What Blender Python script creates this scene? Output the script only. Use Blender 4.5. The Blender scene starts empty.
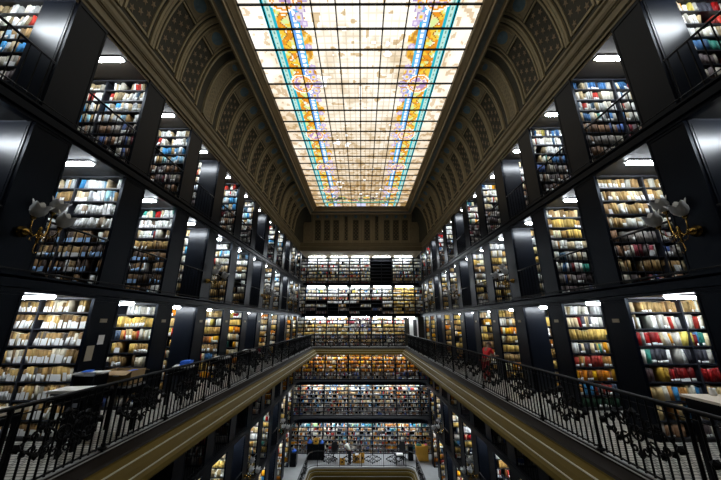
import bpy, math, random
import numpy as np
from mathutils import Vector, Matrix
random.seed(7); rng = np.random.default_rng(11)
PI = math.pi
B = 5.0                      # half width of the hall in metres
C = bpy.context.scene.collection
sc = bpy.context.scene

# ------------------------------------------------------------------ materials
def nodes(name):
    m = bpy.data.materials.new(name); m.use_nodes = True
    nt = m.node_tree; bs = nt.nodes['Principled BSDF']
    return m, nt, bs
def mat(name, col, rough=.5, metal=0, spec=.5, var=0, vscale=6, bump=0, bscale=40, emit=None, es=0, coat=0):
    m, nt, bs = nodes(name)
    bs.inputs['Base Color'].default_value = (*col, 1)
    bs.inputs['Roughness'].default_value = rough
    bs.inputs['Metallic'].default_value = metal
    bs.inputs['Specular IOR Level'].default_value = spec
    bs.inputs['Coat Weight'].default_value = coat
    bs.inputs['Coat Roughness'].default_value = .25
    if var or bump:
        tc = nt.nodes.new('ShaderNodeTexCoord')
        if var:
            n = nt.nodes.new('ShaderNodeTexNoise'); n.inputs['Scale'].default_value = vscale
            n.inputs['Detail'].default_value = 4
            nt.links.new(tc.outputs['Object'], n.inputs['Vector'])
            mx = nt.nodes.new('ShaderNodeMix'); mx.data_type = 'RGBA'
            mx.inputs['A'].default_value = (*[c*(1-var) for c in col], 1)
            mx.inputs['B'].default_value = (*[min(1, c*(1+var)) for c in col], 1)
            nt.links.new(n.outputs['Fac'], mx.inputs['Factor'])
            nt.links.new(mx.outputs['Result'], bs.inputs['Base Color'])
        if bump:
            n2 = nt.nodes.new('ShaderNodeTexNoise'); n2.inputs['Scale'].default_value = bscale
            nt.links.new(tc.outputs['Object'], n2.inputs['Vector'])
            bp = nt.nodes.new('ShaderNodeBump'); bp.inputs['Strength'].default_value = bump
            bp.inputs['Distance'].default_value = .01
            nt.links.new(n2.outputs['Fac'], bp.inputs['Height'])
            nt.links.new(bp.outputs['Normal'], bs.inputs['Normal'])
    if emit:
        bs.inputs['Emission Color'].default_value = (*emit, 1)
        bs.inputs['Emission Strength'].default_value = es
    return m
def attr_mat(name, rough=.6, emission=0, spec=.3):
    m, nt, bs = nodes(name)
    a = nt.nodes.new('ShaderNodeAttribute'); a.attribute_name = 'Col'
    bs.inputs['Roughness'].default_value = rough
    bs.inputs['Specular IOR Level'].default_value = spec
    if emission:
        bs.inputs['Base Color'].default_value = (.02, .02, .02, 1)
        bs.inputs['Roughness'].default_value = .25
        nt.links.new(a.outputs['Color'], bs.inputs['Emission Color'])
        bs.inputs['Emission Strength'].default_value = emission
    else:
        nt.links.new(a.outputs['Color'], bs.inputs['Base Color'])
    return m
M = {}
M['black'] = mat('black_painted_steel', (.0018, .0022, .0036), .36, 0, .12, var=.35, vscale=3, bump=.05, bscale=9)
M['end'] = mat('stack_end_paint', (.0010, .0017, .0042), .33, 0, .11, var=.3, vscale=2, bump=.08, bscale=6)
M['end'].node_tree.nodes['Principled BSDF'].inputs['Specular Tint'].default_value = (.72, .84, 1, 1)
M['gloss'] = mat('glossy_black_casing', (.005, .007, .012), .30, 0, .5, var=.5, vscale=2.5, bump=.10, bscale=5)
M['iron'] = mat('wrought_iron', (.002, .002, .0025), .5, 0, .10)
M['railtop'] = mat('worn_handrail', (.010, .011, .013), .38, .2, .35, var=.5, vscale=2)
M['shelf'] = mat('shelf_steel', (.020, .022, .030), .4, 0, .5)
M['shelf_grey'] = mat('grey_shelf_steel', (.22, .23, .25), .4, 0, .5)
M['back'] = mat('stack_back_panel', (.012, .012, .014), .7)
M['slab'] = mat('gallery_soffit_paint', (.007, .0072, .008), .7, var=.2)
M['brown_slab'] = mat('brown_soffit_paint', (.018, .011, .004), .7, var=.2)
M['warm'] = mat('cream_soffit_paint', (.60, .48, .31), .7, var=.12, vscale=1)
M['gold'] = mat('ochre_painted_cornice', (.105, .072, .014), .6, spec=.08, var=.18, vscale=1.2, bump=.05)
M['goldline'] = mat('pale_fillet', (.50, .48, .38), .4)
M['kerb'] = mat('brown_stone_kerb', (.012, .0085, .006), .6, spec=.12, var=.3, vscale=1.5)
M['kerb_light'] = mat('pale_marble_kerb', (.34, .34, .33), .4, var=.2)
M['cove'] = mat('cove_ground_paint', (.050, .048, .034), .8, var=.35, vscale=2)
M['rib'] = mat('cove_rib_plaster', (.30, .25, .145), .7, var=.25, vscale=3)
M['rib2'] = mat('cove_panel_plaster', (.24, .20, .125), .75, var=.35, vscale=9)
M['star'] = mat('gilded_plaster_star', (.21, .15, .08), .6)
M['blue'] = mat('blue_painted_plaster', (.12, .21, .27), .7, var=.4, vscale=10)
M['strip'] = mat('blue_grey_painted_band', (.19, .23, .22), .7, var=.4, vscale=8)
M['corn'] = mat('cornice_plaster', (.19, .155, .085), .6, var=.25, vscale=2)
M['wall'] = mat('brown_wall_paint', (.03, .025, .017), .8, var=.2)
M['brass'] = mat('polished_brass', (.45, .29, .08), .20, 1)
M['glass_shade'] = mat('frosted_glass_shade', (.42, .42, .41), .35, 0, .5)
M['tube'] = mat('fluorescent_tube', (.9, .9, .9), .5, emit=(.86, .93, 1.0), es=55)
M['white'] = mat('white_paint', (.75, .74, .70), .5)
M['paper'] = mat('white_paper', (.8, .8, .78), .7, var=.05)
M['palebl'] = mat('pale_blue_paper', (.34, .56, .88), .7)
M['tanpaper'] = mat('tan_paper', (.36, .31, .22), .8, var=.1)
M['bluepaper'] = mat('blue_plastic', (.03, .16, .75), .5)
M['card'] = mat('cardboard', (.36, .24, .11), .8, var=.12)
M['cream'] = mat('worn_cream_tabletop', (.62, .54, .43), .5, var=.1)
M['yellow'] = mat('yellow_plastic', (.62, .33, .03), .5, var=.15)
M['redcloth'] = mat('red_cotton', (.60, .012, .015), .8)
M['darkred'] = mat('dark_red_cloth', (.30, .01, .015), .8)
M['whitecloth'] = mat('white_cotton', (.62, .64, .56), .8)
M['darkcloth'] = mat('black_cloth', (.012, .012, .015), .8)
M['skin'] = mat('brown_skin', (.28, .13, .075), .55)
M['hair'] = mat('dark_brown_hair', (.07, .03, .018), .6)
M['hair2'] = mat('blond_brown_hair', (.35, .19, .06), .6)
M['lead'] = mat('black_glazing_bar', (.012, .011, .010), .5)
M['book'] = attr_mat('book_cloth_and_paper')
M['glass'] = attr_mat('backlit_stained_glass', emission=1.0)
M['glass'].cycles.emission_sampling = 'NONE'
M['marble'] = mat('pale_marble_floor', (.34, .35, .35), .35, var=.2, vscale=2)
M['dark'] = mat('dark_floor', (.03, .03, .03), .6)
M['frame'] = mat('skylight_frame_paint', (.36, .28, .16), .5, var=.2, vscale=3)
# tiled gallery floor
def tile_mat():
    m, nt, bs = nodes('small_grey_floor_tiles')
    tc = nt.nodes.new('ShaderNodeTexCoord')
    mp = nt.nodes.new('ShaderNodeMapping'); mp.inputs['Rotation'].default_value = (0, 0, 0)
    br = nt.nodes.new('ShaderNodeTexBrick')
    br.inputs['Scale'].default_value = 1.0
    br.inputs['Brick Width'].default_value = .13; br.inputs['Row Height'].default_value = .08
    br.inputs['Mortar Size'].default_value = .012
    br.inputs['Color1'].default_value = (.62, .60, .54, 1); br.inputs['Color2'].default_value = (.44, .43, .39, 1)
    br.inputs['Mortar'].default_value = (.05, .048, .042, 1)
    nt.links.new(tc.outputs['Object'], mp.inputs['Vector']); nt.links.new(mp.outputs['Vector'], br.inputs['Vector'])
    nt.links.new(br.outputs['Color'], bs.inputs['Base Color']); bs.inputs['Roughness'].default_value = .35
    return m
M['tile'] = tile_mat()

# ------------------------------------------------------------------ mesh helpers
class MB:
    def __init__(s): s.v = []; s.f = []; s.m = []; s.c = []
    def quad(s, pts, mi=0):
        n = len(s.v); s.v += [tuple(p) for p in pts]; s.f.append(tuple(range(n, n+len(pts)))); s.m.append(mi)
    def box(s, x0, x1, y0, y1, z0, z1, mi=0):
        if x0 > x1: x0, x1 = x1, x0
        if y0 > y1: y0, y1 = y1, y0
        n = len(s.v)
        s.v += [(x, y, z) for z in (z0, z1) for y in (y0, y1) for x in (x0, x1)]
        for f in ((0,2,3,1),(4,5,7,6),(0,1,5,4),(2,6,7,3),(0,4,6,2),(1,3,7,5)):
            s.f.append(tuple(n+i for i in f)); s.m.append(mi)
    def hexa(s, p, mi=0):      # 8 points in box order
        n = len(s.v); s.v += [tuple(q) for q in p]
        for f in ((0,2,3,1),(4,5,7,6),(0,1,5,4),(2,6,7,3),(0,4,6,2),(1,3,7,5)):
            s.f.append(tuple(n+i for i in f)); s.m.append(mi)
    def tube(s, pts, r, n=6, mi=0, closed=False, caps=True):
        pts = [Vector(p) for p in pts]; k = len(pts)
        rs = r if isinstance(r, (list, tuple)) else [r]*k
        base = len(s.v); up = None
        for i, p in enumerate(pts):
            if closed: d = pts[(i+1) % k]-pts[i-1]
            else: d = pts[min(i+1, k-1)]-pts[max(i-1, 0)]
            if d.length < 1e-9: d = Vector((0, 0, 1))
            d.normalize()
            if up is None:
                up = Vector((1, 0, 0)) if abs(d.x) < .8 else Vector((0, 1, 0))
            up = (up-d*up.dot(d))
            if up.length < 1e-6: up = d.orthogonal()
            up.normalize(); w = d.cross(up)
            for j in range(n):
                a = 2*PI*j/n
                s.v.append(tuple(p+(up*math.cos(a)+w*math.sin(a))*rs[i]))
        for i in range(k if closed else k-1):
            a0 = base+i*n; a1 = base+((i+1) % k)*n
            for j in range(n):
                s.f.append((a0+j, a0+(j+1) % n, a1+(j+1) % n, a1+j)); s.m.append(mi)
        if caps and not closed:
            s.f.append(tuple(base+j for j in reversed(range(n)))); s.m.append(mi)
            s.f.append(tuple(base+(k-1)*n+j for j in range(n))); s.m.append(mi)
    def lathe(s, prof, c=(0, 0, 0), n=16, axis='z', mi=0, wave=0, waves=6):
        base = len(s.v); k = len(prof)
        for i, (r, h) in enumerate(prof):
            for j in range(n):
                a = 2*PI*j/n
                hh = h+(wave*math.cos(waves*a) if wave and i >= k-2 else 0)
                x, y = r*math.cos(a), r*math.sin(a)
                p = (x, y, hh) if axis == 'z' else ((hh, x, y) if axis == 'x' else (x, hh, y))
                s.v.append((c[0]+p[0], c[1]+p[1], c[2]+p[2]))
        for i in range(k-1):
            for j in range(n):
                s.f.append((base+i*n+j, base+i*n+(j+1) % n, base+(i+1)*n+(j+1) % n, base+(i+1)*n+j)); s.m.append(mi)
    def build(s, name, mats, parent=None, smooth=False, loc=None):
        me = bpy.data.meshes.new(name)
        me.from_pydata(s.v, [], s.f)
        if not isinstance(mats, (list, tuple)): mats = [mats]
        for m in mats: me.materials.append(M[m] if isinstance(m, str) else m)
        if len(mats) > 1: me.polygons.foreach_set('material_index', s.m)
        if smooth: me.polygons.foreach_set('use_smooth', [True]*len(s.f))
        me.update()
        o = bpy.data.objects.new(name, me); C.objects.link(o)
        if parent: o.parent = parent
        if loc is not None: o.location = loc
        return o
def tag(o, label=None, cat=None, group=None, kind=None):
    if label: o['label'] = label
    if cat: o['category'] = cat
    if group: o['group'] = group
    if kind: o['kind'] = kind
    return o
def empty(name, loc=(0, 0, 0), rz=0):
    o = bpy.data.objects.new(name, None); o.empty_display_size = .1
    o.location = loc; o.rotation_euler = (0, 0, rz); C.objects.link(o); return o
def copy_tree(o, parent=None):
    c = o.copy(); C.objects.link(c)
    if parent: c.parent = parent
    for ch in list(o.children): copy_tree(ch, c)
    return c
def bx(name, m, x0, x1, y0, y1, z0, z1, parent=None, kind=None):
    b = MB(); b.box(x0, x1, y0, y1, z0, z1); o = b.build(name, m, parent)
    if kind: o['kind'] = kind
    return o

def round_path(pts, r, n=6):
    out = [Vector(pts[0])]
    for i in range(1, len(pts)-1):
        p0, p, p1 = Vector(pts[i-1]), Vector(pts[i]), Vector(pts[i+1])
        a = (p0-p).normalized(); b = (p1-p).normalized()
        s0 = p+a*r; s1 = p+b*r
        c = p+a*r+b*r
        for k in range(n+1):
            t = k/n*PI/2
            out.append(c-b*r*math.cos(t)-a*r*math.sin(t))
    out.append(Vector(pts[-1])); return [tuple(q) for q in out]
def sweep(mb, path, prof, mi=0, closed_prof=False):
    # path [(x, y)] in hall units, inward is to the right of travel; prof [(inward, z)]
    P = [Vector(p) for p in path]; k = len(P); base = len(mb.v); n = len(prof)
    for i, p in enumerate(P):
        d0 = (P[i]-P[i-1]).normalized() if i else None
        d1 = (P[i+1]-P[i]).normalized() if i < k-1 else None
        n0 = Vector((d0.y, -d0.x)) if d0 else None
        n1 = Vector((d1.y, -d1.x)) if d1 else None
        if n0 is None: nn = n1
        elif n1 is None: nn = n0
        else:
            nn = n0+n1; nn = nn/(nn.dot(n0))
        for (o, z) in prof:
            mb.v.append(((p.x+nn.x*o)*B, (p.y+nn.y*o)*B, z*B))
    rng_ = range(n) if closed_prof else range(n-1)
    for i in range(k-1):
        for j in rng_:
            j2 = (j+1) % n
            mb.f.append((base+i*n+j, base+i*n+j2, base+(i+1)*n+j2, base+(i+1)*n+j)); mb.m.append(mi)

# ------------------------------------------------------------------ camera
cam_d = bpy.data.cameras.new('camera'); cam = bpy.data.objects.new('camera', cam_d); C.objects.link(cam)
cam_d.sensor_width = 36; cam_d.lens = 285/721*36; cam_d.clip_start = .05
cam.location = (0, 0, 0)
cam.rotation_euler = (math.radians(90)+math.atan(82/285), 0, math.radians(.2))
sc.camera = cam

# ------------------------------------------------------------------ hall dimensions (units of B)
BL, BR = 1.0, .98                       # stack end planes, left and right
T = .115                                # stack thickness
YK = [.736+.3476*k for k in range(12)]
H = .5045
def ZF(j): return -.38+H*(j-1)          # floor of gallery j (1 is the camera's gallery)
CASE = .47
YEND = 4.97
XOUT = 1.50
YB = -.9
RL, RR, RE = -.79, .725, 4.74           # railing line of the void
SIDES = ((-1, BL, 'left'), (1, BR, 'right'))
GAL = {1: 'main gallery', 2: 'upper gallery', 3: 'top gallery', 0: 'first lower gallery', -1: 'second lower gallery', -2: 'ground storey'}
ORD = ['nearest', 'second', 'third', 'fourth', 'fifth', 'sixth', 'seventh', 'eighth', 'ninth', 'tenth', 'eleventh', 'last']
NTH = ['1st','2nd','3rd']+['%dth' % i for i in range(4, 60)]
VIS = [(1, k) for k in range(0, 12)]+[(2, k) for k in range(0, 12)]+[(3, k) for k in range(0, 12)] + \
      [(0, k) for k in range(2, 12)]+[(-1, k) for k in range(3, 12)]+[(-2, k) for k in range(6, 12)]

# ------------------------------------------------------------------ walls, floors, slabs
bx('wall_left', 'wall', -XOUT*B-.2, -XOUT*B, YB*B, (YEND+.3)*B, ZF(-2)*B, 1.12*B, kind='structure')
bx('wall_right', 'wall', XOUT*B, XOUT*B+.2, YB*B, (YEND+.3)*B, ZF(-2)*B, 1.12*B, kind='structure')
bx('wall_front', 'wall', -XOUT*B, XOUT*B, (YB-.04)*B, YB*B, ZF(-2)*B, 1.75*B, kind='structure')
bx('wall_back', 'wall', -XOUT*B, XOUT*B, (YEND+.075)*B, (YEND+.115)*B, ZF(-2)*B, 1.3*B, kind='structure')
def slab_set(j, name):
    zf = ZF(j)
    # side aprons under the stacks of gallery j, soffit at zf-.035
    for s, b, nm in SIDES:
        y1 = YEND+.075
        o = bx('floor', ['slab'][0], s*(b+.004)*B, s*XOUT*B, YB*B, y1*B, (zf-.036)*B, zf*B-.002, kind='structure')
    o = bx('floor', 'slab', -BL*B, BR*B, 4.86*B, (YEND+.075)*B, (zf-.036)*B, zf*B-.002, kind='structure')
for j in (0, -1, 2, 3): slab_set(j, 'floor')
# slab edge bands with fine mouldings
for j in (-1, 0, 2, 3):
    zf = ZF(j); r = .05 if j > 1 else .13
    yb = 4.86 if j > 1 else 4.80
    path = round_path([(-BL, YB), (-BL, yb), (BR, yb), (BR, YB)], r)
    mb = MB()
    sweep(mb, path, [(-.02, zf-.04), (.006, zf-.04), (.006, zf-.03), (.014, zf-.028), (.014, zf-.004), (.008, zf-.001), (.018, zf+.004), (.018, zf+.010), (-.02, zf+.010)])
    mb.build('trim_%d' % (j+4), 'end')['kind'] = 'structure'
    mb = MB()
    pth = [((x)*B, (y)*B, (zf+.020)*B) for x, y in round_path([(-BL+.02, YB), (-BL+.02, yb-.02), (BR-.02, yb-.02), (BR-.02, YB)], r)]
    mb.tube(pth, .010, 6)
    tag(mb.build('conduit_pipe', 'railtop', smooth=True), 'thin dark pipe running along the edge of the %s floor' % GAL[j], 'pipe', 'pipes along the gallery edges')
    if j < 1:     # corner fillets of the slab behind the rounded edge
        mb = MB()
        for sx, bb in ((-1, BL), (1, BR)):
            cx, cy = sx*(bb-r), yb-r
            pts = [((cx+sx*r*math.cos(a*PI/16))*B, (cy+r*math.sin(a*PI/16))*B) for a in range(9)]
            co = (sx*bb*B, yb*B)
            for i in range(8):
                a, c = pts[i], pts[i+1]
                mb.quad([(a[0], a[1], zf*B), (c[0], c[1], zf*B), (co[0], co[1], zf*B)])
                mb.quad([(a[0], a[1], (zf-.04)*B), (co[0], co[1], (zf-.04)*B), (c[0], c[1], (zf-.04)*B)])
        mb.box(-BL*B, BR*B, yb*B, 4.88*B, (zf-.036)*B, zf*B-.004)
        mb.build('floor', 'slab')['kind'] = 'structure'
# gallery 1 (walkway around the void)
zf = ZF(1)
for nm, a in (('l', (-XOUT, RL, YB, YEND+.075)), ('r', (RR, XOUT, YB, YEND+.075)), ('e', (RL, RR, RE, YEND+.075))):
    bx('floor', 'tile', a[0]*B, a[1]*B, a[2]*B, a[3]*B, (zf-.02)*B, zf*B, kind='structure')
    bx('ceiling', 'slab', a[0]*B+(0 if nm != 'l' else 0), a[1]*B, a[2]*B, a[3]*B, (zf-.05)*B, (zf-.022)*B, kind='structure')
p1 = round_path([(RL, YB), (RL, RE), (RR, RE), (RR, YB)], .035, 5)
mb = MB()
sweep(mb, p1, [(-.012, zf-.002), (-.012, zf+.006), (-.002, zf+.006), (-.002, zf+.003)], 0)
sweep(mb, p1, [(-.002, zf+.003), (-.001, zf+.001), (.001, zf+.001), (.001, zf-.001)], 1)
sweep(mb, p1, [(.001, zf-.001), (.005, zf-.001), (.005, zf-.003)], 0)
sweep(mb, p1, [(.005, zf-.003), (.005, zf-.008), (.052, zf-.012), (.058, zf-.018)], 1)
mb.build('trim_1', ['kerb_light', 'kerb'])['kind'] = 'structure'
mb = MB()
sweep(mb, p1, [(.058, zf-.018), (.058, zf-.024), (.070, zf-.030), (.078, zf-.034)], 0)
sweep(mb, p1, [(.078, zf-.034), (.083, zf-.034), (.083, zf-.037)], 1)
sweep(mb, p1, [(.083, zf-.037), (.096, zf-.052), (.104, zf-.066)], 0)
sweep(mb, p1, [(.104, zf-.066), (.108, zf-.066), (.108, zf-.069)], 1)
sweep(mb, p1, [(.108, zf-.069), (.118, zf-.078), (.121, zf-.092), (.118, zf-.0985)], 0)
mb.build('trim_2', ['gold', 'goldline'])['kind'] = 'structure'
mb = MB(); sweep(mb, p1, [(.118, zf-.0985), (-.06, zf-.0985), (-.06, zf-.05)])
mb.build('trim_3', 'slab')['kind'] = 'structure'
# ground storey floor with the next well
zg = ZF(-2); GX, GY = .72, 4.56
for a in ((-XOUT, -GX, YB, YEND+.075), (GX, XOUT, YB, YEND+.075), (-GX, GX, GY, YEND+.075)):
    bx('floor', 'marble', a[0]*B, a[1]*B, a[2]*B, a[3]*B, (zg-.03)*B, zg*B, kind='structure')
pg = round_path([(-GX, YB), (-GX, GY), (GX, GY), (GX, YB)], .12, 8)
mb = MB()
for sx in (-1, 1):      # floor fillets in the rounded corners
    cx, cy = sx*(GX-.12), GY-.12
    pts = [((cx+sx*.12*math.cos(a*PI/16))*B, (cy+.12*math.sin(a*PI/16))*B) for a in range(9)]
    for i in range(8):
        a, c = pts[i], pts[i+1]
        mb.quad([(a[0], a[1], zg*B), (c[0], c[1], zg*B), (sx*GX*B, GY*B, zg*B)])
mb.build('floor', 'marble')['kind'] = 'structure'
mb = MB()
sweep(mb, pg, [(-.01, zg), (-.01, zg+.008), (.012, zg+.008), (.012, zg-.012)], 1)
sweep(mb, pg, [(.012, zg-.012), (.03, zg-.016), (.03, zg-.03)], 0)
sweep(mb, pg, [(.03, zg-.03), (.034, zg-.03), (.034, zg-.034)], 1)
sweep(mb, pg, [(.034, zg-.034), (.05, zg-.05), (.055, zg-.075)], 0)
sweep(mb, pg, [(.055, zg-.075), (.06, zg-.076), (.06, zg-.08)], 1)
sweep(mb, pg, [(.06, zg-.08), (.06, zg-.11), (.05, zg-.12), (.05, zg-.3)], 0)
mb.build('trim_4', ['gold', 'kerb_light'])['kind'] = 'structure'
bx('floor', 'dark', -XOUT*B, XOUT*B, YB*B, (YEND+.1)*B, (zg-.33)*B, (zg-.30)*B, kind='structure')

# top ceilings over the aisles and before the end wall
ZC = 1.10
for s, b, nm in SIDES:
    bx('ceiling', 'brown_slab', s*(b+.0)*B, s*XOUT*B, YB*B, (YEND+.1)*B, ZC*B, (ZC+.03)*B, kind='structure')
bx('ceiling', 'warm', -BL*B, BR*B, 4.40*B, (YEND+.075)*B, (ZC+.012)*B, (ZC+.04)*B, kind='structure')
YC = 4.40
pc = [(-BL, YB), (-BL, YC), (BR, YC), (BR, YB)]
mb = MB()
sweep(mb, pc, [(-.004, 1.085), (-.004, 1.100), (.004, 1.100), (.004, 1.112), (.012, 1.118), (.012, 1.150)], 0)
sweep(mb, pc, [(.012, 1.150), (.017, 1.152), (.017, 1.156), (.022, 1.158)], 1)
sweep(mb, pc, [(.022, 1.158), (.026, 1.17), (.026, 1.19), (.033, 1.198), (.033, 1.206), (.028, 1.216)], 0)
mb.build('trim_5', ['corn', 'rib'])['kind'] = 'structure'

# ------------------------------------------------------------------ cove
O0, O1, Z0, Z1 = .028, .20, 1.216, 1.640
def cv(side, u, t, h=0.):
    a = t*PI/2
    o = O0+(O1-O0)*(1-math.cos(a)); z = Z0+(Z1-Z0)*math.sin(a)
    do, dz = (O1-O0)*math.sin(a), (Z1-Z0)*math.cos(a)
    l = math.hypot(do, dz) or 1
    o += h*dz/l; z -= h*do/l
    if side == 'l': return ((-BL+o)*B, u*B, z*B)
    if side == 'r': return ((BR-o)*B, u*B, z*B)
    return (u*B, (YC-o)*B, z*B)
def strip(mb, side, u0, u1, t0, t1, h, n=14, mi=0):
    for i in range(n):
        a, b = t0+(t1-t0)*i/n, t0+(t1-t0)*(i+1)/n
        mb.quad([cv(side, u0, a, h), cv(side, u1, a, h), cv(side, u1, b, h), cv(side, u0, b, h)], mi)
        for u in (u0, u1):
            mb.quad([cv(side, u, a, 0), cv(side, u, b, 0), cv(side, u, b, h), cv(side, u, a, h)], mi)
    for t in (t0, t1):
        mb.quad([cv(side, u0, t, 0), cv(side, u1, t, 0), cv(side, u1, t, h), cv(side, u0, t, h)], mi)
def disc(mb, side, u, t, ru, rt, h, n=14, mi=0, inner=0):
    ps = [cv(side, u+ru*math.cos(2*PI*i/n), t+rt*math.sin(2*PI*i/n), h) for i in range(n)]
    if inner:
        qs = [cv(side, u+ru*inner*math.cos(2*PI*i/n), t+rt*inner*math.sin(2*PI*i/n), h) for i in range(n)]
        for i in range(n): mb.quad([ps[i], ps[(i+1) % n], qs[(i+1) % n], qs[i]], mi)
    else: mb.quad(ps, mi)
def star(mb, side, u, t, r, h, mi=0):
    if side == 'e': h += .009; r *= .8
    rt = r*2.3
    ps = []
    for i in range(10):
        q = 1 if i % 2 == 0 else .42
        a = PI/2+2*PI*i/10
        ps.append(cv(side, u+r*q*math.cos(a), t+rt*q*math.sin(a), h))
    c = cv(side, u, t, h+.002)
    for i in range(10): mb.quad([c, ps[i], ps[(i+1) % 10]], mi)
mb = MB()
prof = []
for i in range(17):
    a = i/16*PI/2; prof.append((O0+(O1-O0)*(1-math.cos(a)), Z0+(Z1-Z0)*math.sin(a)))
sweep(mb, pc, prof)
mb.build('ceiling', 'cove', smooth=True)['kind'] = 'structure'
ribs, panels, stars, blues = MB(), MB(), MB(), MB()
def panel(side, u, w, narrow=False, oval=True):
    e = w/2
    for s in (-1, 1):
        strip(ribs, side, u+s*e-.006, u+s*e+.006, 0, 1, .010)
        strip(ribs, side, u+s*(e-.022)-.0045, u+s*(e-.022)+.0045, .03, .97, .006)
    i0 = e-.030
    strip(ribs, side, u-i0, u+i0, .03, .05, .006, 1)
    if oval:
        strip(ribs, side, u-i0, u+i0, .585, .605, .006, 1)
        strip(panels, side, u-i0, u+i0, .625, .95, .003, 4)
        strip(ribs, side, u-i0*.86, u-i0*.86+.006, .65, .93, .006, 4)
        strip(ribs, side, u+i0*.86-.006, u+i0*.86, .65, .93, .006, 4)
        disc(ribs, side, u, .79, i0*.84, .125, .006, inner=.84)
        disc(blues, side, u, .79, i0*.68, .10, .005)
        top = .57
    else: top = .93
    cols = 2 if w < .12 else 3
    if w < .06: cols = 1
    n = 5 if oval else 8
    for c in range(cols):
        uu = u+(c-(cols-1)/2)*(i0*1.95/cols if cols > 1 else 0)
        for i in range(n):
            tt = .09+(top-.13)*(i+(.5 if c % 2 else 0))/(n-.5)
            star(stars, side, uu, tt, .015, .003)
def wide(side, u, w):
    e = w/2
    strip(panels, side, u-e, u+e, 0, 1, .007)
    for s in (-1, 1):
        strip(ribs, side, u+s*e-.006, u+s*e+.006, 0, 1, .014)
        strip(ribs, side, u+s*(e-.014)-.003, u+s*(e-.014)+.003, 0, 1, .012)
    for i in range(13):
        t = .06+i*.052
        disc(ribs, side, u, t, e*.55, .026, .010, n=10, inner=.6)
    disc(ribs, side, u, .84, e*.7, .075, .011, inner=.8)
    disc(blues, side, u, .84, e*.5, .055, .010)
for side in 'lr':
    wide(side, 1.497, .10); wide(side, 3.225, .10); wide(side, -.23, .10)
    for i in range(8): panel(side, 1.725+.186*i-.028, .172)
    for i in range(3): panel(side, 3.40+.20*i, .172)
    for i in range(8): panel(side, 1.29-.186*i, .172)
    strip(ribs, side, YB, 3.97, .975, 1.0, .012, 1)
strip(panels, 'e', -.80, .80, 0, 1, .004)
strip(panels, 'e', -.93, -.80, 0, .55, .004); strip(panels, 'e', .80, .92, 0, .55, .004)
fields = MB()
for s in (-1, 1):
    for u, wd_ in ((.090, .088), (.245, .05), (.406, .088), (.551, .088), (.696, .088)): strip(fields, 'e', s*u-wd_/2, s*u+wd_/2, .05, .62 if wd_ > .06 else .80, .008)
    panel('e', s*.090, .14, oval=True); panel('e', s*.406, .135); panel('e', s*.551, .135); panel('e', s*.696, .135)
    wide('e', s*.165, .012); wide('e', s*.32, .03)
    panel('e', s*.245, .10)
fields.build('trim_12', 'cove')['kind'] = 'structure'
ribs.build('trim_6', 'rib')['kind'] = 'structure'
panels.build('trim_7', 'rib2')['kind'] = 'structure'
stars.build('trim_8', 'star')['kind'] = 'structure'
blues.build('trim_9', 'blue')['kind'] = 'structure'
# frame between cove and skylight
SX, SYE, SZ = .688, 4.098, 1.724
mb = MB()
sweep(mb, pc, [(.196, 1.640), (.196, 1.630), (.205, 1.630), (.206, 1.645), (.214, 1.650)], 0)
sweep(mb, pc, [(.214, 1.650), (.244, 1.668)], 1)
sweep(mb, pc, [(.244, 1.668), (.246, 1.658), (.254, 1.660), (.256, 1.676), (.262, 1.680)], 0)
sweep(mb, pc, [(.262, 1.680), (.266, 1.681), (.267, 1.684)], 2)
sweep(mb, pc, [(.267, 1.684), (.285, 1.700), (.296, 1.706), (.300, 1.716), (.300, 1.740)], 0)
mb.build('trim_10', ['frame', 'strip', 'rib'])['kind'] = 'structure'

# ------------------------------------------------------------------ stained glass skylight
sky = empty('skylight', (0, 0, SZ*B))
tag(sky, 'long stained glass skylight with black glazing bars and floral borders overhead', 'skylight')
PW = .1392; SXL, SXR = -.700, .684
PX = (SXR-SXL)/10
NPY = 35; y_near = SYE-PW*NPY
N = 15
gx = np.linspace(SXL, SXR, 10*N+1); gy = np.linspace(y_near, SYE, NPY*N+1)
cx = (gx[:-1]+gx[1:])/2; cy = (gy[:-1]+gy[1:])/2
U, V = np.meshgrid((cx-(SXL+SXR)/2)/PX, (SYE-cy)/PW)    # pane units: U in -5..5, V from the far end
A = np.abs(U)
def vnoise(x, y, seed, sc_=1.0):
    r = np.random.default_rng(seed); g = r.random((256, 256))
    x = x*sc_; y = y*sc_; xi = np.floor(x).astype(int); yi = np.floor(y).astype(int)
    fx = x-xi; fy = y-yi; fx = fx*fx*(3-2*fx); fy = fy*fy*(3-2*fy)
    h = lambda a, b: g[a % 256, b % 256]
    return (h(xi, yi)*(1-fx)+h(xi+1, yi)*fx)*(1-fy)+(h(xi, yi+1)*(1-fx)+h(xi+1, yi+1)*fx)*fy
col = np.zeros(U.shape+(3,))
def setc(mask, c):
    col[mask] = c
n1 = vnoise(U+20, V+20, 1, 1.0); n2 = vnoise(U+20, V+20, 2, 3.1); n3 = vnoise(U+20, V+20, 3, 7.0)
n4 = vnoise(U+20, V+20, 5, .45)
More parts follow.
